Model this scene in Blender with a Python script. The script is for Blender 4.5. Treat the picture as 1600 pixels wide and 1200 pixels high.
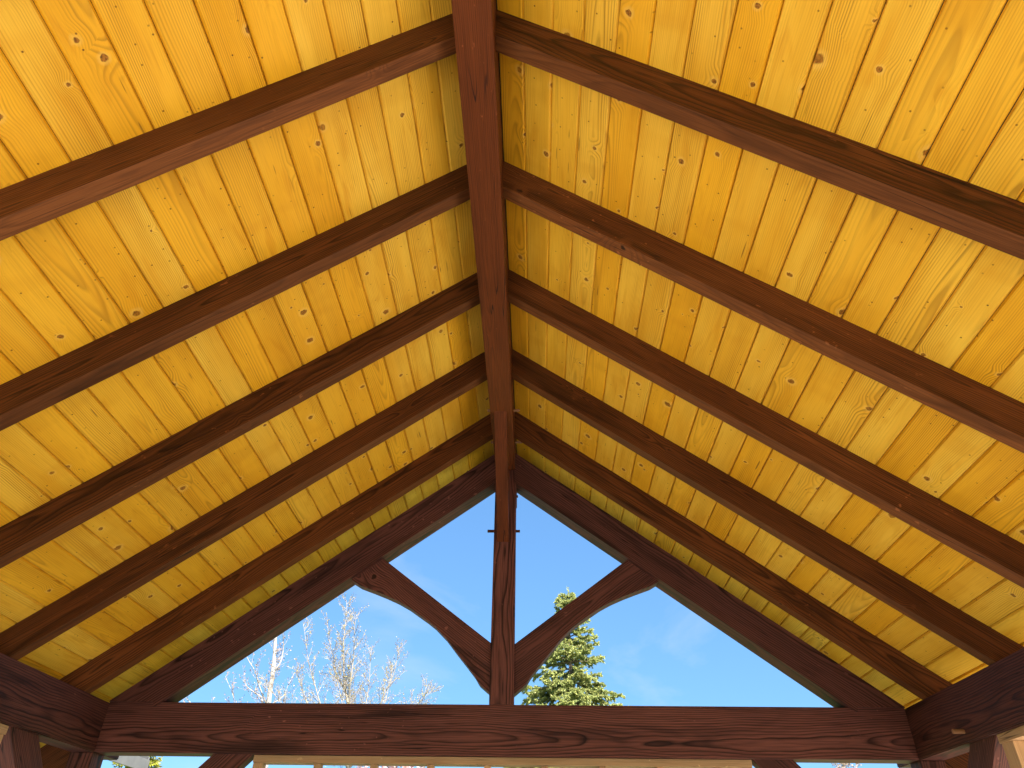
import bpy, bmesh, math, random
from mathutils import Vector, Matrix, Quaternion, noise

random.seed(7)
SC = bpy.context.scene
for o in list(bpy.data.objects):
    bpy.data.objects.remove(o)
COL = SC.collection

# ------------------------------------------------------------------ camera
cam_d = bpy.data.cameras.new("camera")
cam = bpy.data.objects.new("camera", cam_d)
COL.objects.link(cam)
cam_d.sensor_width = 36.0
cam_d.lens = 25.213
cam_d.clip_start = 0.02
cam_d.clip_end = 3000.0
RT = Vector((0.999527, 0.027908, 0.012917))
UP = Vector((0.005787, -0.583220, 0.812293))
FW = Vector((-0.030203, 0.811835, 0.583106))
cam.matrix_world = Matrix(((RT.x, UP.x, -FW.x, 0.2016), (RT.y, UP.y, -FW.y, 0.0),
                           (RT.z, UP.z, -FW.z, 1.6), (0, 0, 0, 1)))
SC.camera = cam

# ------------------------------------------------------------------ world, sun, exposure
SUN_EL = math.radians(47)
SUN_AZ = math.radians(150)          # clockwise from +Y: behind and right of the camera
wd = bpy.data.worlds.new("World")
SC.world = wd
wd.use_nodes = True
wn, wl = wd.node_tree.nodes, wd.node_tree.links
wn.clear()
w_out = wn.new("ShaderNodeOutputWorld")
w_bg = wn.new("ShaderNodeBackground")
w_sky = wn.new("ShaderNodeTexSky")
w_sky.sky_type = 'NISHITA'
w_sky.sun_disc = False
w_sky.sun_elevation = SUN_EL
w_sky.sun_rotation = SUN_AZ
w_sky.altitude = 200
w_sky.air_density = 1.0
w_sky.dust_density = 0.2
w_sky.ozone_density = 3.0
# thin cirrus over the whole sky
w_co = wn.new("ShaderNodeTexCoord")
w_map = wn.new("ShaderNodeMapping")
w_map.inputs['Scale'].default_value = (2.2, 2.2, 5.0)
w_map.inputs['Rotation'].default_value = (0.2, 0.35, 2.1)
w_no = wn.new("ShaderNodeTexNoise")
w_no.inputs['Scale'].default_value = 1.5
w_no.inputs['Detail'].default_value = 7
w_no.inputs['Roughness'].default_value = 0.56
w_no.inputs['Distortion'].default_value = 0.5
w_rm = wn.new("ShaderNodeMapRange")
w_rm.inputs['From Min'].default_value = 0.525
w_rm.inputs['From Max'].default_value = 0.80
w_rm.inputs['To Max'].default_value = 0.45
w_mx = wn.new("ShaderNodeMix")
w_mx.data_type = 'RGBA'
w_mx.inputs[7].default_value = (1.9, 2.0, 2.1, 1)
wl.new(w_co.outputs['Generated'], w_map.inputs['Vector'])
wl.new(w_map.outputs[0], w_no.inputs['Vector'])
wl.new(w_no.outputs['Fac'], w_rm.inputs['Value'])
wl.new(w_rm.outputs[0], w_mx.inputs[0])
w_tint = wn.new("ShaderNodeMix")
w_tint.data_type = 'RGBA'
w_tint.blend_type = 'MULTIPLY'
w_tint.inputs[0].default_value = 1.0
w_tint.inputs[7].default_value = (0.72, 0.93, 1.0, 1)
wl.new(w_sky.outputs[0], w_tint.inputs[6])
w_gam = wn.new("ShaderNodeGamma")
w_gam.inputs['Gamma'].default_value = 0.5
w_t2 = wn.new("ShaderNodeMix")
w_t2.data_type = 'RGBA'
w_t2.blend_type = 'MULTIPLY'
w_t2.inputs[0].default_value = 1.0
w_t2.inputs[7].default_value = (0.44, 0.69, 1.0, 1)
wl.new(w_tint.outputs[2], w_gam.inputs['Color'])
wl.new(w_gam.outputs[0], w_t2.inputs[6])
wl.new(w_t2.outputs[2], w_mx.inputs[6])
wl.new(w_mx.outputs[2], w_bg.inputs['Color'])
w_bg.inputs['Strength'].default_value = 0.095
wl.new(w_bg.outputs[0], w_out.inputs['Surface'])

sun_d = bpy.data.lights.new("sun", 'SUN')
sun_d.energy = 5.0
sun_d.angle = math.radians(0.5)
sun_d.color = (1.0, 0.95, 0.87)
sun = bpy.data.objects.new("sun", sun_d)
COL.objects.link(sun)
S_DIR = Vector((math.sin(SUN_AZ) * math.cos(SUN_EL), math.cos(SUN_AZ) * math.cos(SUN_EL), math.sin(SUN_EL)))
sun.rotation_euler = S_DIR.to_track_quat('Z', 'Y').to_euler()
sun.location = (5, -8, 12)

SC.view_settings.view_transform = 'Standard'
SC.view_settings.look = 'None'
SC.view_settings.gamma = 1.0
SC.view_settings.exposure = 2.42
SC.cycles.max_bounces = 10
SC.cycles.diffuse_bounces = 4
SC.cycles.use_denoising = True

# ------------------------------------------------------------------ material helpers
class NT:
    def __init__(self, name):
        self.m = bpy.data.materials.new(name)
        self.m.use_nodes = True
        self.n = self.m.node_tree.nodes
        self.l = self.m.node_tree.links
        self.n.clear()
        self.out = self.n.new("ShaderNodeOutputMaterial")
        self.b = self.n.new("ShaderNodeBsdfPrincipled")
        self.l.new(self.b.outputs[0], self.out.inputs[0])

    def put(self, sock, v):
        if isinstance(v, bpy.types.NodeSocket):
            self.l.new(v, sock)
        elif isinstance(v, (tuple, list)) and len(v) == 3 and sock.type == 'RGBA':
            sock.default_value = (*v, 1)
        else:
            sock.default_value = v

    def math(self, op, a, b=0.0, c=None):
        n = self.n.new("ShaderNodeMath")
        n.operation = op
        self.put(n.inputs[0], a)
        self.put(n.inputs[1], b)
        if c is not None:
            self.put(n.inputs[2], c)
        return n.outputs[0]

    def vmath(self, op, a, b):
        n = self.n.new("ShaderNodeVectorMath")
        n.operation = op
        self.put(n.inputs[0], a)
        self.put(n.inputs[1], b)
        return n.outputs[0]

    def comb(self, x, y, z):
        n = self.n.new("ShaderNodeCombineXYZ")
        for i, v in enumerate((x, y, z)):
            self.put(n.inputs[i], v)
        return n.outputs[0]

    def sep(self, v):
        n = self.n.new("ShaderNodeSeparateXYZ")
        self.put(n.inputs[0], v)
        return n.outputs

    def mix(self, f, a, b):
        n = self.n.new("ShaderNodeMix")
        n.data_type = 'RGBA'
        self.put(n.inputs[0], f)
        self.put(n.inputs[6], a)
        self.put(n.inputs[7], b)
        return n.outputs[2]

    def rng(self, v, a, b, c=0.0, d=1.0, smooth=False):
        n = self.n.new("ShaderNodeMapRange")
        if smooth:
            n.interpolation_type = 'SMOOTHSTEP'
        for i, x in enumerate((v, a, b, c, d)):
            self.put(n.inputs[i], x)
        return n.outputs[0]

    def noise(self, vec, scale=1.0, detail=3.0, rough=0.5, dist=0.0):
        n = self.n.new("ShaderNodeTexNoise")
        self.put(n.inputs['Vector'], vec)
        n.inputs['Scale'].default_value = scale
        n.inputs['Detail'].default_value = detail
        n.inputs['Roughness'].default_value = rough
        n.inputs['Distortion'].default_value = dist
        return n.outputs

    def voro(self, vec, scale, dims='2D', rnd=1.0):
        n = self.n.new("ShaderNodeTexVoronoi")
        n.voronoi_dimensions = dims
        self.put(n.inputs['Vector'], vec)
        n.inputs['Scale'].default_value = scale
        n.inputs['Randomness'].default_value = rnd
        return n.outputs

    def bump(self, h, strength, dist):
        n = self.n.new("ShaderNodeBump")
        n.inputs['Strength'].default_value = strength
        n.inputs['Distance'].default_value = dist
        self.put(n.inputs['Height'], h)
        self.l.new(n.outputs[0], self.b.inputs['Normal'])

    def ramp(self, v, stops):
        n = self.n.new("ShaderNodeValToRGB")
        self.put(n.inputs[0], v)
        cr = n.color_ramp
        while len(cr.elements) < len(stops):
            cr.elements.new(0.5)
        for e, (p, c) in zip(cr.elements, stops):
            e.position = p
            e.color = (*c, 1) if len(c) == 3 else c
        return n.outputs[0]


def wood_base(t, ring, pith_x, pith_z0, pith_z1, wob, knot_scale, knot_keep, knot_r, dims, wave=0.016, wfy=1.8, lean=0.25):
    """Rings round a wandering pith that runs along local Y, with knots. Returns sockets."""
    co = t.n.new("ShaderNodeTexCoord").outputs['Object']
    rnd = t.n.new("ShaderNodeObjectInfo").outputs['Random']
    wn_ = t.n.new("ShaderNodeTexWhiteNoise")
    wn_.noise_dimensions = '1D'
    t.put(wn_.inputs['W'], t.math('MULTIPLY', rnd, 917.3))
    r3 = t.sep(wn_.outputs['Color'])
    wn2 = t.n.new("ShaderNodeTexWhiteNoise")
    wn2.noise_dimensions = '1D'
    t.put(wn2.inputs['W'], t.math('MULTIPLY_ADD', rnd, 531.7, 3.1))
    q3 = t.sep(wn2.outputs['Color'])
    x, y, z = t.sep(co)
    ys = t.math('MULTIPLY_ADD', r3[1], 60.0, y)
    p = t.comb(t.math('MULTIPLY_ADD', q3[0], 9.0, x), ys, t.math('MULTIPLY_ADD', q3[1], 9.0, z))
    # knots
    kn = t.voro(p, knot_scale, dims)
    kq = t.math('MULTIPLY_ADD', t.sep(kn['Color'])[2], 0.8, 0.75)
    kd = t.math('DIVIDE', kn['Distance'], t.math('MULTIPLY', kq, knot_scale))
    kc = t.sep(kn['Color'])
    keep = t.math('LESS_THAN', kc[0], knot_keep)
    kr = t.math('MULTIPLY_ADD', kc[1], knot_r, knot_r * 0.45)
    kdn = t.noise(t.vmath('MULTIPLY', p, (70, 45, 70)), 1.0, 2)['Fac']
    kd2 = t.math('ADD', kd, t.math('MULTIPLY', t.math('SUBTRACT', kdn, 0.5), 0.013))
    knot = t.math('MULTIPLY', keep, t.rng(kd2, kr, t.math('MULTIPLY', kr, 0.72), 0, 1, True))
    halo = t.math('MULTIPLY', keep, t.rng(kd2, t.math('MULTIPLY', kr, 2.0), t.math('MULTIPLY', kr, 1.1), 0, 1, True))
    swirl = t.math('MULTIPLY', keep, t.rng(kd, t.math('MULTIPLY', kr, 6.0), 0.0, 0, 1, True))
    # pith wander
    wv = t.noise(t.comb(t.math('MULTIPLY', r3[0], 40.0), t.math('MULTIPLY', ys, 0.55), 0.0), 1.0, 1.5)['Color']
    w3 = t.sep(wv)
    cx = t.math('ADD', t.math('MULTIPLY', t.math('SUBTRACT', r3[0], 0.5), pith_x),
                t.math('MULTIPLY', t.math('SUBTRACT', w3[0], 0.5), wob))
    cz = t.math('ADD', t.math('MULTIPLY_ADD', r3[2], pith_z1 - pith_z0, pith_z0),
                t.math('MULTIPLY', t.math('SUBTRACT', w3[1], 0.5), wob))
    dx = t.math('SUBTRACT', x, cx)
    dz = t.math('SUBTRACT', z, cz)
    r = t.math('SQRT', t.math('ADD', t.math('MULTIPLY', dx, dx), t.math('MULTIPLY', dz, dz)))
    wav = t.noise(t.vmath('MULTIPLY', p, (9.0, wfy, 9.0)), 1.0, 2.0, 0.5)['Fac']
    r = t.math('ADD', r, t.math('MULTIPLY', t.math('SUBTRACT', wav, 0.5), wave))
    r = t.math('MULTIPLY_ADD', swirl, knot_r * 1.5, r)
    fr = t.math('FRACT', t.math('DIVIDE', r, ring))
    late = t.ramp(fr, [(0.0, (0.5,) * 3), (0.12, (0, 0, 0)), (0.5, (0.08,) * 3), (0.82, (0.75,) * 3), (0.94, (1, 1, 1)), (1.0, (0.5,) * 3)])
    yr = t.noise(t.math('MULTIPLY', r, 120.0), 1.0, 2)['Fac']      # good and lean years
    late = t.math('MULTIPLY', late, t.rng(yr, 0.3, 0.7, lean, 1.0))
    fib = t.noise(t.vmath('MULTIPLY', p, (260.0, 5.0, 260.0)), 1.0, 1.0, 0.6)['Fac']
    return dict(co=co, p=p, rnd=rnd, r3=r3, q3=q3, knot=knot, halo=halo, late=late, fib=fib, x=x, y=y, z=z, keep=keep)


def mat_board():
    t = NT("yellow_stained_pine")
    w = wood_base(t, 0.0068, 0.26, 0.010, 0.085, 0.11, 5.6, 0.42, 0.0098, '2D')
    tone = t.mix(w['q3'][2], (0.86, 0.535, 0.062), (0.83, 0.430, 0.018))
    blot = t.noise(t.vmath('MULTIPLY', w['p'], (7.0, 1.6, 7.0)), 1.0, 2, 0.55)['Fac']
    c = t.mix(t.rng(blot, 0.36, 0.72, 0.0, 0.75), tone, (0.68, 0.320, 0.009))
    drips = t.noise(t.vmath('MULTIPLY', w['p'], (26.0, 3.2, 26.0)), 1.0, 2, 0.5, 0.8)['Fac']
    c = t.mix(t.rng(drips, 0.58, 0.74, 0.0, 0.45), c, (0.63, 0.270, 0.007))
    gm = t.noise(t.vmath('MULTIPLY', w['p'], (13.0, 0.8, 13.0)), 1.0, 1)['Fac']
    gs = t.math('MULTIPLY', t.math('MULTIPLY_ADD', w['r3'][0], 0.55, 0.55), t.rng(gm, 0.34, 0.66, 0.15, 1.0))
    c = t.mix(t.math('MULTIPLY', w['late'], gs), c, (0.25, 0.095, 0.006))
    c = t.mix(t.rng(w['fib'], 0.52, 0.78, 0.0, 0.30), c, (0.47, 0.19, 0.012))
    c = t.mix(t.math('MULTIPLY', w['halo'], 0.40), c, (0.84, 0.53, 0.12))
    kcol = t.noise(t.vmath('MULTIPLY', w['p'], (180, 120, 180)), 1.0, 2)['Fac']
    c = t.mix(t.math('MULTIPLY', w['knot'], 0.92), c, t.ramp(kcol, [(0.35, (0.11, 0.034, 0.005)), (0.62, (0.36, 0.135, 0.015))]))
    # pin knots and nail specks
    pn = t.voro(w['p'], 17.0, '2D')
    pc = t.sep(pn['Color'])
    pin = t.math('MULTIPLY', t.math('LESS_THAN', pc[0], 0.22),
                 t.rng(pn['Distance'], 0.070, 0.034, 0, 1, True))
    c = t.mix(t.math('MULTIPLY', pin, t.rng(pc[1], 0, 1, 0.35, 0.95)), c, (0.10, 0.03, 0.005))
    # short drying checks
    ck = t.noise(t.vmath('MULTIPLY', w['p'], (150.0, 6.5, 150.0)), 1.0, 0.0)['Fac']
    ck2 = t.noise(t.vmath('MULTIPLY', w['p'], (3.0, 3.0, 3.0)), 1.0, 1.0)['Fac']
    chk = t.math('MULTIPLY', t.rng(ck, 0.80, 0.84), t.rng(ck2, 0.54, 0.60))
    c = t.mix(t.math('MULTIPLY', chk, 0.75), c, (0.14, 0.05, 0.008))
    lap = t.noise(t.vmath('MULTIPLY', w['p'], (2.0, 4.5, 2.0)), 1.0, 2.0, 0.6)['Fac']
    c = t.mix(t.rng(lap, 0.56, 0.66, 0.0, 0.28), c, (0.60, 0.27, 0.010))
    t.put(t.b.inputs['Base Color'], c)
    t.put(t.b.inputs['Roughness'], t.rng(blot, 0.3, 0.7, 0.46, 0.60))
    t.b.inputs['Specular IOR Level'].default_value = 0.22
    t.bump(t.noise(t.vmath('MULTIPLY', w['co'], (22, 5, 22)), 1.0, 2)['Fac'], 0.35, 0.006)
    return t.m


def mat_beam(name, early, late, pale, ring=0.0072, contrast=1.0, wob=0.10, pz=(-0.03, 0.06), px=0.10, wave=0.024, wfy=2.6, keep=0.38):
    t = NT(name)
    w = wood_base(t, ring, px, pz[0], pz[1], wob, 3.2, keep, 0.015, '3D', wave, wfy, 0.5)
    blot = t.noise(t.vmath('MULTIPLY', w['p'], (6.0, 1.3, 6.0)), 1.0, 2, 0.6)['Fac']
    c = t.mix(t.rng(blot, 0.30, 0.72), early, pale)
    c = t.mix(t.math('MULTIPLY', w['late'], contrast), c, late)
    c = t.mix(t.rng(w['fib'], 0.45, 0.75, 0.0, 0.55), c, late)
    dark = t.noise(t.vmath('MULTIPLY', w['p'], (11.0, 1.1, 11.0)), 1.0, 3, 0.55, 0.6)['Fac']
    c = t.mix(t.rng(dark, 0.55, 0.72, 0.0, 0.7), c, tuple(v * 0.75 for v in late))
    c = t.mix(t.math('MULTIPLY', w['halo'], 0.35), c, pale)
    c = t.mix(t.math('MULTIPLY', w['knot'], 0.9), c, (0.012, 0.006, 0.004))
    # long drying checks along the heart
    ck = t.noise(t.vmath('MULTIPLY', w['p'], (42.0, 0.9, 42.0)), 1.0, 0.5)['Fac']
    ck2 = t.noise(t.vmath('MULTIPLY', w['p'], (2.2, 1.1, 2.2)), 1.0, 1.0)['Fac']
    chk = t.math('MULTIPLY', t.rng(t.math('ABSOLUTE', t.math('SUBTRACT', ck, 0.5)), 0.012, 0.004), t.rng(ck2, 0.55, 0.60))
    c = t.mix(t.math('MULTIPLY', chk, 0.85), c, (0.008, 0.004, 0.004))
    # pale scuffs
    sc = t.noise(t.vmath('MULTIPLY', w['p'], (38.0, 22.0, 38.0)), 1.0, 2, 0.65)['Fac']
    sc2 = t.noise(t.vmath('MULTIPLY', w['p'], (2.0, 1.5, 2.0)), 1.0, 1)['Fac']
    c = t.mix(t.math('MULTIPLY', t.rng(sc, 0.66, 0.72, 0, 0.5), t.rng(sc2, 0.52, 0.64)), c, tuple(min(1, v * 2.1 + 0.01) for v in pale))
    kb_ = t.math('MULTIPLY_ADD', w['q3'][2], 0.5, 0.82)          # each timber took the stain a little differently
    c = t.vmath('MULTIPLY', c, t.comb(kb_, kb_, kb_))
    t.put(t.b.inputs['Base Color'], c)
    t.put(t.b.inputs['Roughness'], t.rng(w['late'], 0, 1, 0.62, 0.48))
    t.b.inputs['Specular IOR Level'].default_value = 0.14
    t.bump(t.noise(t.vmath('MULTIPLY', w['co'], (150, 6, 150)), 1.0, 2)['Fac'], 0.5, 0.003)
    return t.m


def mat_plain(name, a, b, scale=(6, 6, 6), rough=0.7, bump=0.3, bd=0.004, detail=5, spec=0.3):
    t = NT(name)
    co = t.n.new("ShaderNodeTexCoord").outputs['Object']
    p = t.vmath('MULTIPLY', co, scale)
    f = t.noise(p, 1.0, detail, 0.6)['Fac']
    t.put(t.b.inputs['Base Color'], t.mix(t.rng(f, 0.32, 0.68), a, b))
    t.b.inputs['Roughness'].default_value = rough
    t.b.inputs['Specular IOR Level'].default_value = spec
    if bump:
        t.bump(f, bump, bd)
    return t.m


def mat_leaf(name, a, b, c, trans=0.35, rough=0.5):
    t = NT(name)
    g = t.n.new("ShaderNodeNewGeometry")
    isl = g.outputs['Random Per Island']
    col = t.ramp(isl, [(0.0, a), (0.5, b), (1.0, c)])
    t.put(t.b.inputs['Base Color'], col)
    t.b.inputs['Roughness'].default_value = rough
    t.b.inputs['Specular IOR Level'].default_value = 0.25
    tr = t.n.new("ShaderNodeBsdfTranslucent")
    t.put(tr.inputs['Color'], col)
    mx = t.n.new("ShaderNodeMixShader")
    mx.inputs[0].default_value = trans
    t.l.new(t.b.outputs[0], mx.inputs[1])
    t.l.new(tr.outputs[0], mx.inputs[2])
    t.l.new(mx.outputs[0], t.out.inputs[0])
    return t.m


M_BOARD = mat_board()
M_RAFTER = mat_beam("dark_stained_rafter", (0.100, 0.029, 0.0080), (0.008, 0.0030, 0.0014), (0.155, 0.049, 0.0140), ring=0.0085, pz=(-0.115, -0.03), px=0.17)
M_LIT_EDGE = mat_beam("planed_lit_rafter_edge", (0.140, 0.046, 0.0140), (0.050, 0.016, 0.0052), (0.162, 0.055, 0.0165), ring=0.0070, contrast=0.55, pz=(-0.10, 0.06), px=0.10, keep=0.20)
M_RIDGE = mat_beam("dark_stained_ridge", (0.100, 0.0245, 0.0060), (0.042, 0.0105, 0.0030), (0.122, 0.031, 0.0080), ring=0.0070, contrast=0.75)
M_FRAME = mat_beam("dark_stained_frame_timber", (0.110, 0.0375, 0.0300), (0.006, 0.0030, 0.0032), (0.148, 0.051, 0.0385), ring=0.0105, wob=0.13, pz=(-0.06, 0.07), px=0.06, wave=0.026, wfy=2.6, keep=0.16)
M_PALE = mat_beam("raw_pale_wood", (0.47, 0.285, 0.15), (0.33, 0.18, 0.085), (0.53, 0.335, 0.185), ring=0.005, contrast=0.6)
M_PEG = mat_plain("brown_peg", (0.26, 0.12, 0.055), (0.34, 0.17, 0.08), (40, 8, 40), 0.6, 0.1)
M_SHEATH = mat_plain("dark_shingles", (0.05, 0.05, 0.055), (0.10, 0.095, 0.09), (14, 14, 14), 0.9, 0.6, 0.01)
M_CONC = mat_plain("pale_concrete", (0.54, 0.49, 0.42), (0.64, 0.585, 0.51), (1.7, 1.7, 1.7), 0.85, 0.3, 0.003, 8)
M_GRASS = mat_plain("spring_lawn", (0.07, 0.11, 0.030), (0.12, 0.15, 0.05), (3, 3, 3), 0.9, 0.5, 0.02, 8)

# ------------------------------------------------------------------ object helpers
def mesh_obj(name, bm_or_data, mat, parent=None, mw=None):
    me = bpy.data.meshes.new(name)
    if isinstance(bm_or_data, bmesh.types.BMesh):
        bmesh.ops.recalc_face_normals(bm_or_data, faces=bm_or_data.faces)
        bm_or_data.to_mesh(me)
        bm_or_data.free()
    else:
        me.from_pydata(bm_or_data[0], [], bm_or_data[1])
    me.materials.append(mat)
    o = bpy.data.objects.new(name, me)
    COL.objects.link(o)
    if mw is not None:
        o.matrix_basis = mw
    if parent is not None:
        o.parent = parent
        if mw is not None:
            o.matrix_basis = parent_inv(parent) @ mw
    return o


def parent_inv(p):
    m = Matrix(p.matrix_basis)
    while p.parent is not None:
        p = p.parent
        m = Matrix(p.matrix_basis) @ m
    return m.inverted()


def empty(name, loc, label, cat, group=None):
    e = bpy.data.objects.new(name, None)
    COL.objects.link(e)
    e.empty_display_size = 0.3
    e.matrix_basis = Matrix.Translation(loc)
    e["label"] = label
    e["category"] = cat
    if group:
        e["group"] = group
    return e


def frame(origin, yd, zd):
    yd = Vector(yd).normalized()
    zd = Vector(zd)
    zd = (zd - yd * zd.dot(yd)).normalized()
    xd = yd.cross(zd)
    return Matrix(((xd.x, yd.x, zd.x, origin[0]), (xd.y, yd.y, zd.y, origin[1]),
                   (xd.z, yd.z, zd.z, origin[2]), (0, 0, 0, 1)))


def prism(poly, x0, x1, bev=0.004, segs=2):
    """poly: outline in local (y, z); extruded from x0 to x1, edges eased."""
    bm = bmesh.new()
    a = [bm.verts.new((x0, y, z)) for y, z in poly]
    b = [bm.verts.new((x1, y, z)) for y, z in poly]
    bm.faces.new(a)
    bm.faces.new(list(reversed(b)))
    n = len(poly)
    for i in range(n):
        j = (i + 1) % n
        bm.faces.new((a[j], a[i], b[i], b[j]))
    bmesh.ops.recalc_face_normals(bm, faces=bm.faces)
    if bev > 0:
        es = [e for e in bm.edges if e.calc_face_angle(0) > 0.35]
        bmesh.ops.bevel(bm, geom=es, offset=bev, segments=segs, affect='EDGES', profile=0.6, clamp_overlap=True)
    return bm


def box(x0, x1, y0, y1, z0, z1, bev=0.004):
    return prism([(y0, z0), (y1, z0), (y1, z1), (y0, z1)], x0, x1, bev)


def world_prism(name, poly_xz, y0, y1, axis_from, axis_to, mat, parent, bev=0.004):
    """Outline given in the world XZ plane, thickness along world Y, grain from axis_from to axis_to (xz)."""
    yd = Vector((axis_to[0] - axis_from[0], 0, axis_to[1] - axis_from[1])).normalized()
    zd = Vector((-yd.z, 0, yd.x))
    xd = yd.cross(zd)           # = (0, -1, 0)
    o = Vector((axis_from[0], (y0 + y1) / 2, axis_from[1]))
    mw = frame(o, yd, zd)
    pl = []
    for x, z in poly_xz:
        d = Vector((x, 0, z)) - Vector((o.x, 0, o.z))
        pl.append((d.dot(yd), d.dot(zd)))
    h = (y1 - y0) / 2
    return mesh_obj(name, prism(pl, -h, h, bev), mat, parent, mw)


def side_prism(name, poly_yz, x0, x1, axis_from, axis_to, mat, parent, bev=0.004):
    """Outline in the world YZ plane, thickness along world X."""
    yd = Vector((0, axis_to[0] - axis_from[0], axis_to[1] - axis_from[1])).normalized()
    zd = Vector((0, -yd.z, yd.y))
    o = Vector(((x0 + x1) / 2, axis_from[0], axis_from[1]))
    mw = frame(o, yd, zd)
    pl = []
    for y, z in poly_yz:
        d = Vector((0, y - o.y, z - o.z))
        pl.append((d.dot(yd), d.dot(zd)))
    h = (x1 - x0) / 2
    return mesh_obj(name, prism(pl, -h, h, bev), mat, parent, mw)


def peg(parent, a, b, r=0.011, mat=None):
    a, b = Vector(a), Vector(b)
    L = (b - a).length
    bm = bmesh.new()
    bmesh.ops.create_cone(bm, cap_ends=True, segments=10, radius1=r, radius2=r * 0.9, depth=L)
    bmesh.ops.rotate(bm, verts=bm.verts, cent=(0, 0, 0), matrix=Matrix.Rotation(math.radians(-90), 3, 'X'))
    d = (b - a).normalized()
    up = Vector((0, 0, 1)) if abs(d.z) < 0.9 else Vector((1, 0, 0))
    return mesh_obj("peg", bm, mat or M_RAFTER, parent, frame((a + b) / 2, d, up))

# ------------------------------------------------------------------ ground
def sheet(name, x0, x1, y0, y1, z, mat, n=1):
    vs, fs = [], []
    for j in range(n + 1):
        for i in range(n + 1):
            vs.append((x0 + (x1 - x0) * i / n, y0 + (y1 - y0) * j / n, z))
    for j in range(n):
        for i in range(n):
            k = j * (n + 1) + i
            fs.append((k, k + 1, k + n + 2, k + n + 1))
    o = mesh_obj(name, (vs, fs), mat)
    o["kind"] = "structure"
    return o

sheet("ground", -900, 900, -900, 900, -0.104, M_GRASS, 4)
slab = mesh_obj("patio", box(-5.8, 5.8, -2.9, 5.9, -0.10, 0.0, 0.01), M_CONC)  # unseen; extent and paleness set for the light it bounces onto the ceiling
slab["kind"] = "structure"

# ------------------------------------------------------------------ pavilion
PAV = empty("timber_pavilion", (0, 1.8, 0), "open timber pavilion with yellow pine board ceiling and dark stained rafters", "pavilion")
APEX, T = 4.4, 0.748
CA = 1 / math.sqrt(1 + T * T)
SA = T * CA
ZT, ZB = 2.5074, 2.2414           # eave beam top and underside
XP, XO = 2.290, 2.425             # eave beam inner and outer face
YB, YG = -1.95, 5.06              # roof ends
YF = 4.4255                        # front face of the gable frame
XE = 3.02                         # eave
RB = APEX - 0.143 / CA            # level of the rafter undersides at the ridge line

# roof slopes with their ceiling boards
RAFT_Y = [1.382, 2.071, 2.767, 3.453, 4.143]
BACK_Y = [4.832, 0.693, 0.004, -0.685, -1.374]
joint_y = sorted([y + 0.034 for y in RAFT_Y + BACK_Y[1:]])
PITCH = 0.13475
S_END = XE / CA
for s in (1, -1):
    mw = frame((0, 0, APEX), (0, s, 0), (s * SA, 0, CA))       # local x runs down the slope
    y0, y1 = (YB, YG) if s > 0 else (-YG, -YB)
    deck = mesh_obj("roof_slope", box(0.004, S_END + 0.02, y0, y1, 0.0205, 0.085, 0.003), M_SHEATH, PAV, mw)
    seams = [0.083] + [0.2105 + PITCH * k for k in range(0, 30)]
    seams = [q for q in seams if q < S_END - 0.03] + [S_END]
    for i in range(len(seams) - 1):
        a, b = seams[i], seams[i + 1]
        g = 0.0006 + random.uniform(0, 0.0011)
        cuts = [YB + 0.01, YG - 0.01]
        js = random.sample(joint_y[1:], random.choice((0, 1, 1, 2)))
        cuts = sorted(cuts + js)
        for k in range(len(cuts) - 1):
            ya, yb = cuts[k] + 0.0005, cuts[k + 1] - 0.0005
            if s < 0:
                ya, yb = -yb, -ya
            ym, hl = (ya + yb) / 2, (yb - ya) / 2
            hw = (b - a) / 2 - g
            ch, th = 0.0062, 0.019
            prof = [(-hw + ch, 0), (hw - ch, 0), (hw, ch * 1.5), (hw, th), (-hw, th), (-hw, ch * 1.5)]
            bm = bmesh.new()
            A = [bm.verts.new((x, -hl, z)) for x, z in prof]
            B = [bm.verts.new((x, hl, z)) for x, z in prof]
            bm.faces.new(A)
            bm.faces.new(list(reversed(B)))
            for q in range(6):
                bm.faces.new((A[(q + 1) % 6], A[q], B[q], B[(q + 1) % 6]))
            dz = random.uniform(0.0, 0.0007)
            loc = mw @ Matrix.Translation(((a + b) / 2, ym, dz)) @ Matrix.Rotation(random.gauss(0, 0.002), 4, 'Y')
            mesh_obj("board", bm, M_BOARD, deck, loc)

# ridge cap
cap = [(-0.22, -0.22 * T + 0.118), (0.0, 0.118), (0.22, -0.22 * T + 0.118), (0.22, -0.22 * T + 0.100), (0.0, 0.098), (-0.22, -0.22 * T + 0.100)]
cap = [(x, z) for x, z in cap]
world_prism("ridge_cap", [(x, APEX + z) for x, z in cap], YB, YG, (0, APEX), (1, APEX), M_SHEATH, PAV, 0.002)

# eave fascia
for s in (1, -1):
    z = APEX - T * XE
    mw = frame((s * (XE + 0.014), (YB + YG) / 2, z - 0.03), (0, 1, 0), (0, 0, 1))
    mesh_obj("fascia", box(-0.014, 0.014, -(YG - YB) / 2, (YG - YB) / 2, -0.08, 0.08), M_RAFTER, PAV, mw)

# common rafters
D, WR = 0.143, 0.0676
def slope_frame(s, yn, w):
    return frame((0, yn + w / 2, APEX), (s * CA, 0, -SA), (s * SA, 0, CA))

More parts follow.
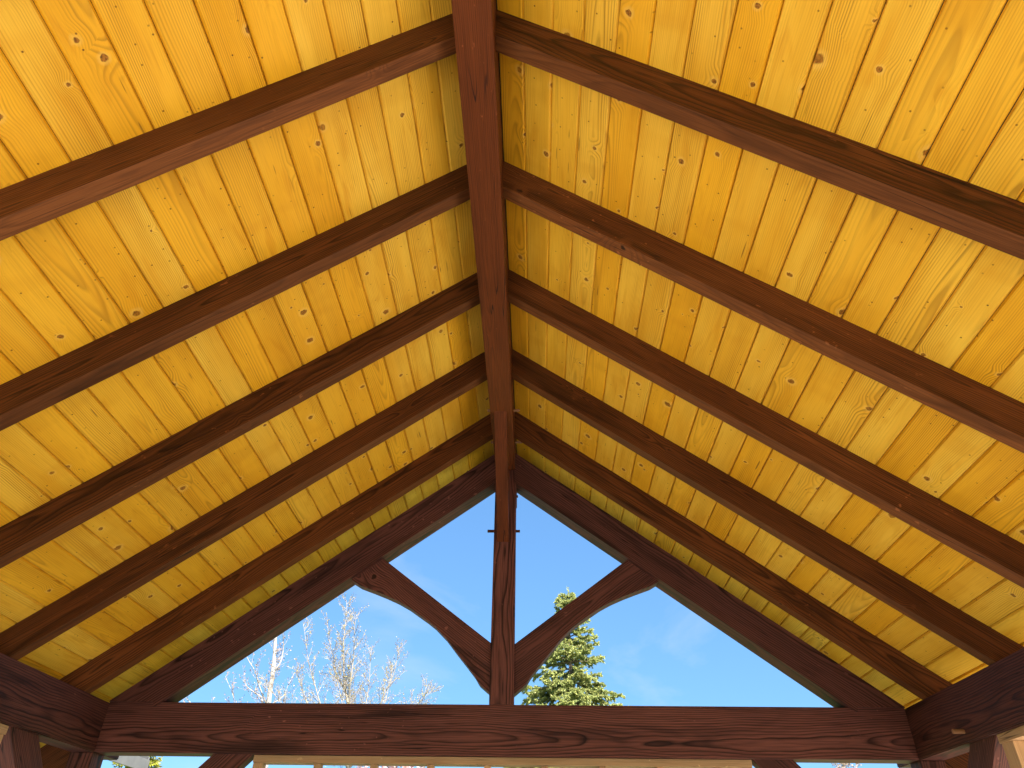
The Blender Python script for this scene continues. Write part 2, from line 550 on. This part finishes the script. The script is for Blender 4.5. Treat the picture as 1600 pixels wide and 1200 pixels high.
for s in (1, -1):
    for yn in RAFT_Y + BACK_Y:
        x0 = 0.064
        zt_, zb_ = 0.002, -D + random.uniform(-0.002, 0.002)
        f = lambda x, z: ((x - z * SA) / CA, z)
        poly = [f(x0, zt_), f(XE, zt_), f(XE, zb_), f(x0, zb_)]
        mw = slope_frame(s, yn, WR)
        mw = mw @ Matrix.Rotation(random.gauss(0, 0.0012), 4, 'Z')
        ro = mesh_obj("rafter", prism(poly, -WR / 2, WR / 2, 0.0035), M_RAFTER, PAV, mw)
        ro.data.materials.append(M_LIT_EDGE)          # planed narrow underside, finer grain; light from below painted in as paler colour
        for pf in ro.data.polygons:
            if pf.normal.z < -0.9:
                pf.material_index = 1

# ridge beam
mw = frame((0, 0, 4.040), (0, 1, 0), (0, 0, 1))
ridge = mesh_obj("ridge_beam", box(-0.068, 0.068, YB + 0.02, YG - 0.02, 0.0, 0.306, 0.006), M_RIDGE, PAV, mw)

# eave beams (top planed to the roof pitch)
for s in (1, -1):
    yl = (YB + 0.25, 4.72)
    prof = [(XP, ZB), (XO, ZB), (XO, RB - T * XO - 0.003), (XP, RB - T * XP - 0.003)]
    bm = bmesh.new()
    xm, zm = (XP + XO) / 2, (ZB + ZT) / 2
    L = (yl[1] - yl[0]) / 2
    A = [bm.verts.new(((x - xm) * s, -L, z - zm)) for x, z in prof]
    B = [bm.verts.new(((x - xm) * s, L, z - zm)) for x, z in prof]
    bm.faces.new(A)
    bm.faces.new(list(reversed(B)))
    for q in range(4):
        bm.faces.new((A[(q + 1) % 4], A[q], B[q], B[(q + 1) % 4]))
    bmesh.ops.recalc_face_normals(bm, faces=bm.faces)
    bmesh.ops.bevel(bm, geom=list(bm.edges), offset=0.005, segments=2, affect='EDGES')
    mesh_obj("eave_beam", bm, M_FRAME, PAV, frame((s * xm, sum(yl) / 2, zm), (0, 1, 0), (0, 0, 1)))

# gable frame, front (seen) and back (behind the camera)
def gable(yf, yb, full):
    ym, h = (yf + yb) / 2, (yb - yf) / 2
    mesh_obj("tie_beam", box(-h, h, -XP + 0.001, XP - 0.001, (ZB - ZT) / 2, (ZT - ZB) / 2, 0.005), M_FRAME, PAV,
             frame((0, ym, (ZT + ZB) / 2), (-1, 0, 0), (0, 0, 1)))
    mesh_obj("king_post", box(-0.0714, 0.0714, ZT - 3.2, 4.0385 - 3.2, -h, h, 0.005), M_FRAME, PAV,
             frame((0.0045, ym, 3.2), (0, 0, 1), (0, 1, 0)))
    dv = 0.2348
    yr = yf - 0.011
    K = lambda q: [(x * 0.935 if x > 0.2 else x * 0.935, 1.6 + (z - 1.6) * 0.935) for x, z in q]
    for s in (1, -1):
        zt = lambda x: RB - T * x - 0.002
        zb = lambda x: RB - T * x - dv
        tip = (RB - dv - (ZT - 0.028)) / T
        poly = [(0.064, zt(0.064)), (XP - 0.001, ZT + 0.0005), (XP - 0.001, ZT - 0.001), (tip + 0.011, ZT - 0.001), (tip, ZT - 0.028), (0.064, zb(0.064))]
        world_prism("gable_rafter", [(s * x, z) for x, z in poly], yr, yr + 0.142, (0, RB), (s, RB - T), M_FRAME, PAV, 0.003)
        tail = [(XO - 0.04, zt(XO - 0.04)), (XE - 0.03, zt(XE - 0.03)), (XE - 0.03, zb(XE - 0.03)), (XO - 0.03, zb(XO - 0.03)), (XO - 0.04, zb(XO - 0.03) + 0.02)]
        world_prism("rafter_tail", [(s * x, z) for x, z in tail], yf + 0.02, yb - 0.01, (0, APEX), (s, APEX - T), M_RAFTER, PAV, 0.003)
        # curved brace from king post to gable rafter
        low = [(1.038, 3.358), (0.990, 3.330), (0.892, 3.2945), (0.805, 3.261), (0.719, 3.2235), (0.640, 3.181), (0.567, 3.132),
               (0.508, 3.093), (0.452, 3.051), (0.374, 2.976), (0.300, 2.887), (0.234, 2.811), (0.178, 2.744), (0.146, 2.695), (0.0885, 2.649), (0.03, 2.60)]
        pts = K([(0.808 + 0.10, 3.494 + 0.07), (1.038 + 0.08, 3.358 + 0.055)] + low + [(0.03, 2.9115)])
        world_prism("curved_brace", [(s * x + 0.009, z) for x, z in pts], yf + 0.026, yf + 0.105, (s * 0.0, 2.68), (s * 0.84, 3.28), M_FRAME, PAV, 0.003)
        # corner post and its braces
        mesh_obj("corner_post", box(-0.0665, 0.0665, -1.1, ZB - 0.0005 - 1.1, -0.065, 0.065, 0.005), M_FRAME, PAV,
                 frame((s * (XP + XO) / 2, ym, 1.1), (0, 0, 1), (0, 1, 0)))
        br = [(1.386, ZB + 0.004), (1.612, ZB + 0.004), (XP + 0.004, ZB - (XP - 1.612)), (XP + 0.004, ZB - (XP - 1.386))]
        world_prism("tie_brace", [(s * x, z) for x, z in br], yf + 0.026, yf + 0.105, (s * 1.5, ZB), (s * 2.3, ZB - 0.8), M_FRAME, PAV)
        if full:
            ya, yb2 = 3.675, 3.921
            sb = [(ya, ZB + 0.004), (yb2, ZB + 0.004), (yf + 0.004, ZB - (yf - yb2)), (yf + 0.004, ZB - (yf - ya))]
            x0, x1 = sorted((s * (XP + 0.026), s * (XO - 0.026)))
            side_prism("eave_brace", sb, x0, x1, (ya, ZB), (yf, ZB - (yf - ya)), M_FRAME, PAV)

gable(YF, YF + 0.131, True)
gable(-1.66, -1.529, False)
for s in (1, -1):
    mesh_obj("side_post", box(-0.0665, 0.0665, -1.1, ZB - 0.0005 - 1.1, -0.065, 0.065, 0.005), M_FRAME, PAV,
             frame((s * (XP + XO) / 2, 0.50, 1.1), (0, 0, 1), (0, 1, 0)))

# knee brace from ridge to king post, gently hollowed
kb = [(3.680, 4.0435), (3.80, 3.962), (3.95, 3.868), (4.10, 3.763), (4.25, 3.644), (4.36, 3.550), (4.4295, 3.500),
      (4.4295, 3.74), (4.30, 3.86), (4.16, 3.96), (4.03, 4.0435)]
side_prism("ridge_brace", kb, -0.044, 0.034, (3.7, 4.03), (4.43, 3.5), M_RIDGE, PAV, 0.003)

# pegs
for x0, x1, y, z in ((-0.114, 0.104, 4.49, 3.607), (-0.105, 0.108, 3.955, 4.225), (-0.105, 0.118, 4.36, 4.225), (0.04, 0.088, 4.52, 3.88)):
    peg(ridge, (x0, y, z), (x1, y, z), 0.0100, M_PEG if y < 4.4 else M_RAFTER)
peg(PAV, (2.235, 3.889, 2.291), (2.31, 3.889, 2.291), 0.011, M_PEG)

# ------------------------------------------------------------------ raw timber screens between the posts
def screen(name, label, origin, ux, length, mids, grp):
    """Frame of raw timber: top rail, bottom rail, uprights; runs along ux from origin."""
    e = empty(name, origin, label, "screen", grp)
    ux = Vector(ux)
    top = ZB - 0.0015
    yd = ux
    def rail(nm, z0, z1, a, b):
        mesh_obj(nm, box(-0.045, 0.045, a, b, z0, z1, 0.003), M_PALE, e, frame(origin, yd, (0, 0, 1)))
    rail("top_rail", top - 0.038, top, 0.0, length)
    rail("bottom_rail", 0.0, 0.038, 0.0, length)
    for m, wd_ in mids:
        o = Vector(origin) + ux * m
        mesh_obj("upright", box(-0.036, 0.036, 0.0385, top - 0.0385, -wd_ / 2, wd_ / 2, 0.003), M_PALE, e, frame(o, (0, 0, 1), ux))
    return e

mids = [(0.027, 0.052)] + [(0.362 + 0.318 * k, 0.036) for k in range(0, 8)] + [(2.747, 0.052)]
screen("timber_screen", "raw pale timber screen with uprights fixed under the dark gable tie beam", (-1.384, 4.500, 0), (1, 0, 0), 2.774, mids, None)
for s in (-1, 1):
    mids = [(0.046, 0.09)] + [(0.60 + 0.53 * k, 0.038) for k in range(4)] + [(2.654, 0.09)]
    side = "on the neighbour house side" if s < 0 else "on the side away from the neighbour house"
    screen("timber_screen", "raw pale timber screen under the eave beam " + side, (s * 2.358, 3.670, 0), (0, -1, 0), 2.70, mids, None)

# ------------------------------------------------------------------ vegetation
def tube(vs, fs, pts, rads, n):
    base = len(vs)
    prev = None
    for i, p in enumerate(pts):
        d = (pts[min(i + 1, len(pts) - 1)] - pts[max(i - 1, 0)])
        if d.length < 1e-6:
            d = Vector((0, 0, 1))
        d.normalize()
        u = d.orthogonal().normalized() if prev is None else (prev - d * prev.dot(d)).normalized()
        prev = u
        v = d.cross(u)
        for k in range(n):
            a = 2 * math.pi * k / n
            vs.append(tuple(p + (u * math.cos(a) + v * math.sin(a)) * rads[i]))
    for i in range(len(pts) - 1):
        for k in range(n):
            a = base + i * n + k
            b = base + i * n + (k + 1) % n
            fs.append((a, b, b + n, a + n))


def leaf(vs, fs, p, d, size, rnd, wid=0.5):
    d = d.normalized()
    s = d.cross(Vector((rnd.gauss(0, 1), rnd.gauss(0, 1), rnd.gauss(0, 1))))
    if s.length < 1e-3:
        return
    s.normalize()
    b = len(vs)
    vs.extend([tuple(p), tuple(p + d * size * 0.5 + s * size * wid * 0.5), tuple(p + d * size), tuple(p + d * size * 0.5 - s * size * wid * 0.5)])
    fs.append((b, b + 1, b + 2, b + 3))


def rdir(rnd):
    return Vector((rnd.gauss(0, 1), rnd.gauss(0, 1), rnd.gauss(0, 1))).normalized()


def limb(rnd, p, d, L, n, wob, lift):
    pts = [Vector(p)]
    d = Vector(d).normalized()
    for i in range(n):
        d = (d + rdir(rnd) * wob + Vector((0, 0, lift))).normalized()
        pts.append(pts[-1] + d * L / n)
    return pts


def resample(pts, n):
    P = [Vector(p) for p in pts]
    out = []
    for k in range(n + 1):
        t = k / n * (len(P) - 1)
        i = min(int(t), len(P) - 2)
        f = t - i
        p0, p1, p2, p3 = P[max(i - 1, 0)], P[i], P[i + 1], P[min(i + 2, len(P) - 1)]
        out.append(0.5 * ((2 * p1) + (p2 - p0) * f + (2 * p0 - 5 * p1 + 4 * p2 - p3) * f * f + (3 * p1 - p0 - 3 * p2 + p3) * f ** 3))
    return out


def bare_tree(name, label, cat, stems, bark, twigm, budm, seed, twig_len, per_m, bud_n, bud_size, lift=0.10, grp=None, z_from=2.5, spread=0.8):
    """stems: list of (points, r0, r1). Twigs of two orders and buds grow on every stem."""
    rnd = random.Random(seed)
    base = Vector(stems[0][0][0])
    e = empty(name, base, label, cat, grp)
    tv, tf, cv, cf, lv, lf = [], [], [], [], [], []
    def sub(pts, r_at, L0, order):
        length = sum((pts[i + 1] - pts[i]).length for i in range(len(pts) - 1))
        cnt = max(2, int(length * per_m * (1.0 if order == 1 else 2.3)))
        for c in range(cnt):
            t = (c + rnd.random()) / cnt
            if order > 1:
                t = 0.12 + 0.88 * t
            i = min(int(t * (len(pts) - 1)), len(pts) - 2)
            f = t * (len(pts) - 1) - i
            p = pts[i].lerp(pts[i + 1], f)
            if p.z < z_from:
                continue
            ax = (pts[i + 1] - pts[i]).normalized()
            o = rdir(rnd)
            o = (o - ax * o.dot(ax)).normalized()
            d = (ax * rnd.uniform(0.5, 0.95) + o * spread + Vector((0, 0, 0.18))).normalized()
            L = L0 * rnd.uniform(0.45, 1.15) * (1.0 - 0.55 * t)
            q = limb(rnd, p, d, L, 4 if order == 1 else 3, 0.13, lift)
            r0 = min(r_at * 0.5, 0.0065 if order == 1 else 0.0032)
            tube(cv, cf, q, [r0 * (1 - 0.75 * k / (len(q) - 1)) for k in range(len(q))], 4 if order == 1 else 3)
            for b in range(bud_n if order == 2 else bud_n // 2):
                k = rnd.uniform(0.2, len(q) - 1.001)
                ii = int(k)
                bp = q[ii].lerp(q[ii + 1], k - ii)
                leaf(lv, lf, bp, (q[ii + 1] - q[ii]).normalized() * 0.5 + rdir(rnd), bud_size * rnd.uniform(0.5, 1.3), rnd, 0.6)
            if order == 1:
                sub(q, r0, L * 0.52, 2)
    for pts, r0, r1 in stems:
        q = resample(pts, max(8, 5 * len(pts)))
        q = [q[0]] + [p + Vector((noise.noise(p * 1.3 + Vector((seed, 0, 0))), noise.noise(p * 1.3 + Vector((0, seed, 0))), 0)) * 0.05 for p in q[1:]]
        tube(tv, tf, q, [r0 + (r1 - r0) * (k / (len(q) - 1)) ** 0.8 for k in range(len(q))], 8)
        sub(q, r0, twig_len, 1)
    I = Matrix.Translation(-base)
    tr = lambda V: [tuple(Vector(v) - base) for v in V]
    mesh_obj("trunk", (tr(tv), tf), bark, e)
    cr = mesh_obj("crown", (tr(cv), cf), twigm, e)
    bud = mesh_obj("buds", (tr(lv), lf), budm, cr)
    bud["kind"] = "stuff"
    return e


V = lambda x, y, z: Vector((x, y, z))

M_BIRCH = mat_plain("white_birch_bark", (0.18, 0.165, 0.155), (0.30, 0.28, 0.265), (5, 5, 16), 0.7, 0.2)
M_ASPEN = mat_plain("grey_brown_bark", (0.16, 0.14, 0.115), (0.26, 0.23, 0.19), (8, 8, 20), 0.8, 0.3)
M_TWIG_W = mat_plain("pale_twig_bark", (0.19, 0.16, 0.145), (0.27, 0.235, 0.21), (9, 9, 9), 0.7, 0.0)
M_TWIG = mat_plain("grey_twig_bark", (0.20, 0.17, 0.15), (0.29, 0.25, 0.22), (9, 9, 9), 0.7, 0.0)
M_BUD_R = mat_leaf("brown_red_buds", (0.18, 0.12, 0.09), (0.28, 0.20, 0.15), (0.36, 0.28, 0.21), 0.2)
M_BUD_Y = mat_leaf("yellow_spring_buds", (0.24, 0.16, 0.12), (0.32, 0.26, 0.14), (0.50, 0.42, 0.07), 0.4)
M_BLOSSOM = mat_leaf("pink_blossom", (0.62, 0.34, 0.36), (0.72, 0.50, 0.50), (0.78, 0.66, 0.62), 0.4)

# white birch
bare_tree("birch_tree", "white trunked birch with bare twigs behind the gable opening", "tree", [
    ([V(-6.74, 20.60, -0.12), V(-6.79, 20.60, 4.70), V(-6.99, 20.60, 5.83), V(-7.08, 20.60, 6.65), V(-7.18, 20.60, 7.40), V(-7.26, 20.60, 8.21), V(-7.42, 20.60, 9.36), V(-7.56, 20.60, 10.38)], 0.095, 0.02),
    ([V(-7.07, 20.60, 6.62), V(-6.91, 20.60, 6.86), V(-6.91, 20.60, 7.24), V(-6.94, 20.40, 7.76), V(-7.03, 20.30, 8.78)], 0.03, 0.006),
    ([V(-6.90, 20.60, 5.32), V(-7.32, 20.90, 5.97), V(-7.66, 21.10, 6.20), V(-7.95, 21.30, 6.38), V(-8.22, 21.50, 6.61)], 0.03, 0.006),
    ([V(-6.95, 20.60, 5.63), V(-7.25, 20.30, 6.20), V(-7.41, 20.20, 6.52), V(-7.72, 20.10, 6.92), V(-7.95, 20.10, 7.48)], 0.025, 0.005),
    ([V(-6.97, 20.60, 5.73), V(-6.81, 21.00, 6.05), V(-6.76, 21.10, 6.39), V(-6.70, 21.30, 6.79)], 0.02, 0.005),
    ([V(-6.82, 20.60, 4.85), V(-7.51, 21.20, 5.31), V(-8.12, 21.50, 5.70), V(-8.42, 21.60, 6.19), V(-8.84, 21.80, 6.78)], 0.028, 0.005),
    ([V(-6.79, 20.60, 4.63), V(-7.81, 20.00, 5.15), V(-8.75, 19.70, 5.62), V(-9.20, 19.60, 6.10)], 0.028, 0.005),
], M_BIRCH, M_TWIG_W, M_BUD_R, 11, 0.90, 4.6, 5, 0.042)

# budding multi-stemmed tree
bare_tree("budding_tree", "tall budding tree with many thin ascending stems and yellow green buds", "tree", [
    ([V(-4.44, 20.00, -0.12), V(-4.49, 20.00, 4.49), V(-4.72, 20.00, 5.69), V(-4.90, 20.00, 6.32), V(-5.03, 20.00, 7.33), V(-5.16, 20.00, 8.43)], 0.06, 0.005),
    ([V(-4.48, 20.00, 4.41), V(-4.43, 20.30, 5.23), V(-4.36, 20.40, 5.77), V(-4.34, 20.40, 6.41), V(-4.36, 20.40, 7.24)], 0.03, 0.004),
    ([V(-4.47, 20.00, 4.34), V(-4.01, 19.70, 5.08), V(-3.69, 19.50, 5.72), V(-3.46, 19.40, 6.41), V(-3.35, 19.40, 6.99)], 0.03, 0.004),
    ([V(-4.46, 20.00, 4.27), V(-3.68, 20.50, 5.08), V(-3.08, 20.80, 5.70), V(-2.77, 20.90, 6.30)], 0.025, 0.004),
    ([V(-4.47, 20.00, 4.34), V(-4.92, 19.60, 5.07), V(-5.35, 19.50, 5.71), V(-5.73, 19.40, 6.56), V(-6.09, 19.40, 7.58)], 0.03, 0.004),
    ([V(-4.46, 20.00, 4.27), V(-5.23, 20.50, 4.92), V(-5.89, 20.70, 5.71), V(-6.27, 20.80, 6.31), V(-6.49, 20.80, 6.72)], 0.025, 0.004),
    ([V(-4.81, 20.00, 6.00), V(-5.16, 20.20, 6.48), V(-5.44, 20.30, 7.15), V(-5.71, 20.30, 7.99)], 0.022, 0.004),
    ([V(-4.64, 20.00, 5.38), V(-4.66, 19.70, 6.32), V(-4.70, 19.70, 7.16), V(-4.74, 19.70, 7.94)], 0.022, 0.004),
    ([V(-4.47, 20.00, 4.34), V(-4.34, 20.60, 5.08), V(-3.97, 20.90, 5.77), V(-3.85, 21.00, 6.49), V(-3.83, 21.00, 6.91)], 0.022, 0.004),
    ([V(-4.47, 20.00, 4.34), V(-4.84, 20.70, 5.07), V(-5.08, 21.00, 5.76), V(-5.38, 21.10, 6.56), V(-5.69, 21.10, 7.32)], 0.022, 0.004),
    ([V(-4.45, 20.00, 4.20), V(-5.48, 19.30, 4.92), V(-6.17, 19.00, 5.52), V(-6.59, 18.90, 5.99)], 0.022, 0.004),
    ([V(-4.45, 20.00, 4.20), V(-3.34, 19.40, 4.93), V(-2.81, 19.20, 5.47), V(-2.42, 19.10, 5.78)], 0.022, 0.004),
], M_ASPEN, M_TWIG, M_BUD_Y, 5, 0.85, 10.5, 3, 0.032, 0.09, z_from=3.6, spread=0.85)

# low trees, mostly hidden behind the tie beam
bare_tree("blossom_tree", "low tree full of pale pink blossom seen between the screen uprights", "tree", [
    ([V(-3.65, 24.00, -0.12), V(-3.70, 24.00, 4.48), V(-3.78, 24.00, 4.94)], 0.11, 0.01),
    ([V(-3.67, 24.00, 4.23), V(-4.10, 24.40, 4.65), V(-4.48, 24.50, 4.97)], 0.05, 0.01),
    ([V(-3.67, 24.00, 4.23), V(-3.17, 23.60, 4.60), V(-2.90, 23.50, 4.98)], 0.05, 0.01),
    ([V(-3.66, 24.00, 4.15), V(-3.55, 24.80, 4.57), V(-3.36, 25.00, 4.94)], 0.05, 0.01),
    ([V(-3.66, 24.00, 4.15), V(-4.31, 23.50, 4.48), V(-4.77, 23.40, 4.79)], 0.05, 0.01),
], M_ASPEN, M_TWIG, M_BLOSSOM, 21, 0.75, 6.0, 14, 0.08, 0.05, z_from=1.5)
bare_tree("bare_tree", "small bare twiggy tree with pinkish buds beyond the corner post", "tree", [
    ([V(9.27, 24.00, -0.12), V(9.22, 24.00, 4.44), V(9.32, 24.00, 4.92)], 0.09, 0.008),
    ([V(9.18, 24.00, 4.28), V(9.58, 24.30, 4.69), V(9.78, 24.40, 4.96)], 0.04, 0.006),
    ([V(9.18, 24.00, 4.28), V(8.96, 23.70, 4.65), V(8.89, 23.60, 4.92)], 0.04, 0.006),
], M_ASPEN, M_TWIG, M_BUD_R, 23, 0.7, 7.0, 6, 0.06, 0.12, z_from=1.5)


def spruce(name, label, base, height, slope, seed, leafm, bark, z_min, dens=1.0, nl=0.075):
    rnd = random.Random(seed)
    base = Vector(base)
    e = empty(name, base, label, "tree")
    tv, tf, lv, lf, bv, bf = [], [], [], [], [], []
    tube(tv, tf, [Vector((0, 0, height * k / 12)) for k in range(13)], [0.16 * (1 - k / 12) + 0.008 for k in range(13)], 8)
    def needles(pts, n, size, fluff):
        for _ in range(n):
            k = rnd.uniform(0, len(pts) - 1.001)
            i = int(k)
            p = pts[i].lerp(pts[i + 1], k - i)
            ax = (pts[i + 1] - pts[i]).normalized()
            leaf(lv, lf, p, ax * 0.75 + rdir(rnd) * fluff, size * rnd.uniform(0.6, 1.3), rnd, 0.30)
    z = height - 0.12
    while z > z_min:
        h = height - z
        R = slope * h * rnd.uniform(0.86, 1.12) + 0.10
        cnt = int(rnd.uniform(6, 9))
        a0 = rnd.uniform(0, 6.28)
        for c in range(cnt):
            a = a0 + 6.283 * c / cnt + rnd.gauss(0, 0.22)
            L = R * rnd.uniform(0.62, 1.18)
            zz = z + rnd.uniform(-0.10, 0.10)
            up = 0.75 if h < 0.8 else (0.30 if h < 2 else 0.02)
            d = Vector((math.cos(a), math.sin(a), up))
            n = 6
            pts = [Vector((0, 0, zz))]
            d.normalize()
            for i in range(n):
                sag = -0.16 if i < 3 else 0.20
                d = (d + Vector((0, 0, sag * min(1, h / 2.0))) + rdir(rnd) * 0.06).normalized()
                pts.append(pts[-1] + d * L / n)
            tube(bv, bf, pts, [0.022 * (1 - i / n) * min(1, 0.4 + h / 3) + 0.004 for i in range(n + 1)], 4)
            needles(pts[1:], int(26 * L * dens) + 5, nl, 0.6)
            m = max(3, int(L * 8.5))
            for j in range(m):
                t = 0.18 + 0.82 * (j + rnd.random()) / m
                i = min(int(t * n), n - 1)
                p = pts[i].lerp(pts[i + 1], t * n - i)
                ax = (pts[i + 1] - pts[i]).normalized()
                sd = ax.cross(Vector((0, 0, 1)))
                sd = sd.normalized() * rnd.choice((-1, 1))
                L2 = (0.10 + 0.40 * L * (1 - t) ** 0.8) * rnd.uniform(0.6, 1.2)
                dd = ax * 0.75 + sd * rnd.uniform(0.5, 0.9) + Vector((0, 0, rnd.uniform(-0.45, 0.25)))
                q = limb(rnd, p, dd, L2, 3, 0.10, -0.05)
                tube(bv, bf, q, [0.006, 0.005, 0.004, 0.002], 3)
                needles(q, int((24 + 62 * L2) * dens), nl, 0.55)
                for _ in range(int(L2 * 7)):
                    k = rnd.uniform(0, 2.9)
                    ii = int(k)
                    p2 = q[ii].lerp(q[ii + 1], k - ii)
                    q2 = limb(rnd, p2, (q[ii + 1] - q[ii]).normalized() + rdir(rnd) * 0.8 + Vector((0, 0, -0.25)), 0.16 * rnd.uniform(0.6, 1.3), 2, 0.1, 0.0)
                    needles(q2, int(13 * dens), nl * 0.95, 0.5)
        z -= rnd.uniform(0.13, 0.20) * (0.8 + 0.16 * min(h, 2))
    tip = [Vector((0, 0, height - 0.3)), Vector((0.01, 0, height)), Vector((0.0, 0.0, height + 0.22))]
    tube(bv, bf, tip, [0.012, 0.009, 0.004], 4)
    needles(tip, 60, nl, 0.5)
    tr = mesh_obj("trunk", (tv, tf), bark, e)
    br = mesh_obj("limbs", (bv, bf), bark, tr)
    br["kind"] = "stuff"
    mesh_obj("crown", (lv, lf), leafm, e)
    return e

M_SPRUCE = mat_leaf("spruce_needles", (0.12, 0.16, 0.065), (0.33, 0.37, 0.125), (0.53, 0.51, 0.18), 0.45)
M_CEDAR = mat_leaf("yellow_green_foliage", (0.16, 0.17, 0.02), (0.25, 0.26, 0.03), (0.36, 0.34, 0.05), 0.4)
M_SBARK = mat_plain("spruce_bark", (0.10, 0.075, 0.055), (0.17, 0.13, 0.10), (9, 9, 20), 0.9, 0.3)
spruce("spruce_tree", "dense green spruce with drooping branches beside the king post", (1.14, 20.0, -0.12), 8.70, 0.50, 3, M_SPRUCE, M_SBARK, 3.2, 3.2, 0.075)
spruce("golden_conifer", "yellow green conifer next to the neighbour house", (-10.75, 22.0, -0.12), 5.6, 0.40, 9, M_CEDAR, M_SBARK, 2.6, 0.55, 0.11)

# ------------------------------------------------------------------ neighbour house
H = empty("neighbour_house", (-10.2, 10.0, -0.104), "grey neighbour house with eave board coloured as if in shade and dark shingled roof behind corner post", "house")
M_SIDING = mat_plain("grey_siding", (0.10, 0.10, 0.105), (0.14, 0.14, 0.145), (2, 2, 30), 0.8, 0.3)
M_TRIM = mat_plain("shade_toned_trim", (0.10, 0.098, 0.10), (0.14, 0.136, 0.135), (3, 3, 3), 0.6, 0.1)  # pale trim with its shade put into a dark base colour
M_GLASS = mat_plain("window_glass", (0.02, 0.025, 0.03), (0.03, 0.035, 0.04), (1, 1, 1), 0.08, 0.0, spec=0.6)
hx0, hx1, hy0, hy1, hz = -13.4, -7.25, 6.4, 13.5, 3.62
xm = (hx0 + hx1) / 2
zr = hz + (hx1 - xm) * 0.42
w_poly = [(hx0, -0.103), (hx1, -0.103), (hx1, hz), (xm, zr), (hx0, hz)]
world_prism("wall", w_poly, hy0, hy1, (hx0, 0), (hx1, 0), M_SIDING, H, 0.01)
ex = 0.60
for s in (-1, 1):
    e_x = hx1 + ex if s > 0 else hx0 - ex
    e_z = hz - ex * 0.42
    pl = [(xm, zr + 0.02), (e_x, e_z + 0.02), (e_x, e_z + 0.20), (xm, zr + 0.20)]
    rf = world_prism("roof", pl, hy0 - 0.5, hy1 + 0.5, (xm, zr), (e_x, e_z), M_SHEATH, H, 0.01)
    for yy in (hy0 - 0.53, hy1 + 0.505):
        pf = [(xm, zr - 0.06), (e_x, e_z - 0.06), (e_x, e_z + 0.19), (xm, zr + 0.19)]
        world_prism("rake_board", pf, yy, yy + 0.025, (xm, zr), (e_x, e_z), M_TRIM, rf, 0.003)
    mesh_obj("eave_board", box(-0.015, 0.015, -(hy1 - hy0) / 2 - 0.5, (hy1 - hy0) / 2 + 0.5, -0.09, 0.10, 0.003), M_TRIM, rf,
             frame((e_x + s * 0.018, (hy0 + hy1) / 2, e_z + 0.04), (0, 1, 0), (0, 0, 1)))
for wy in (8.2, 11.4):
    wf = mesh_obj("window", box(-0.03, 0.03, -0.6, 0.6, -0.6, 0.6, 0.005), M_TRIM, H, frame((hx1 + 0.025, wy, 1.6), (0, 1, 0), (0, 0, 1)))
    for dy in (-0.28, 0.28):
        mesh_obj("pane", box(-0.01, 0.01, -0.25, 0.25, -0.52, 0.52, 0.002), M_GLASS, wf, frame((hx1 + 0.056, wy + dy, 1.6), (0, 1, 0), (0, 0, 1)))
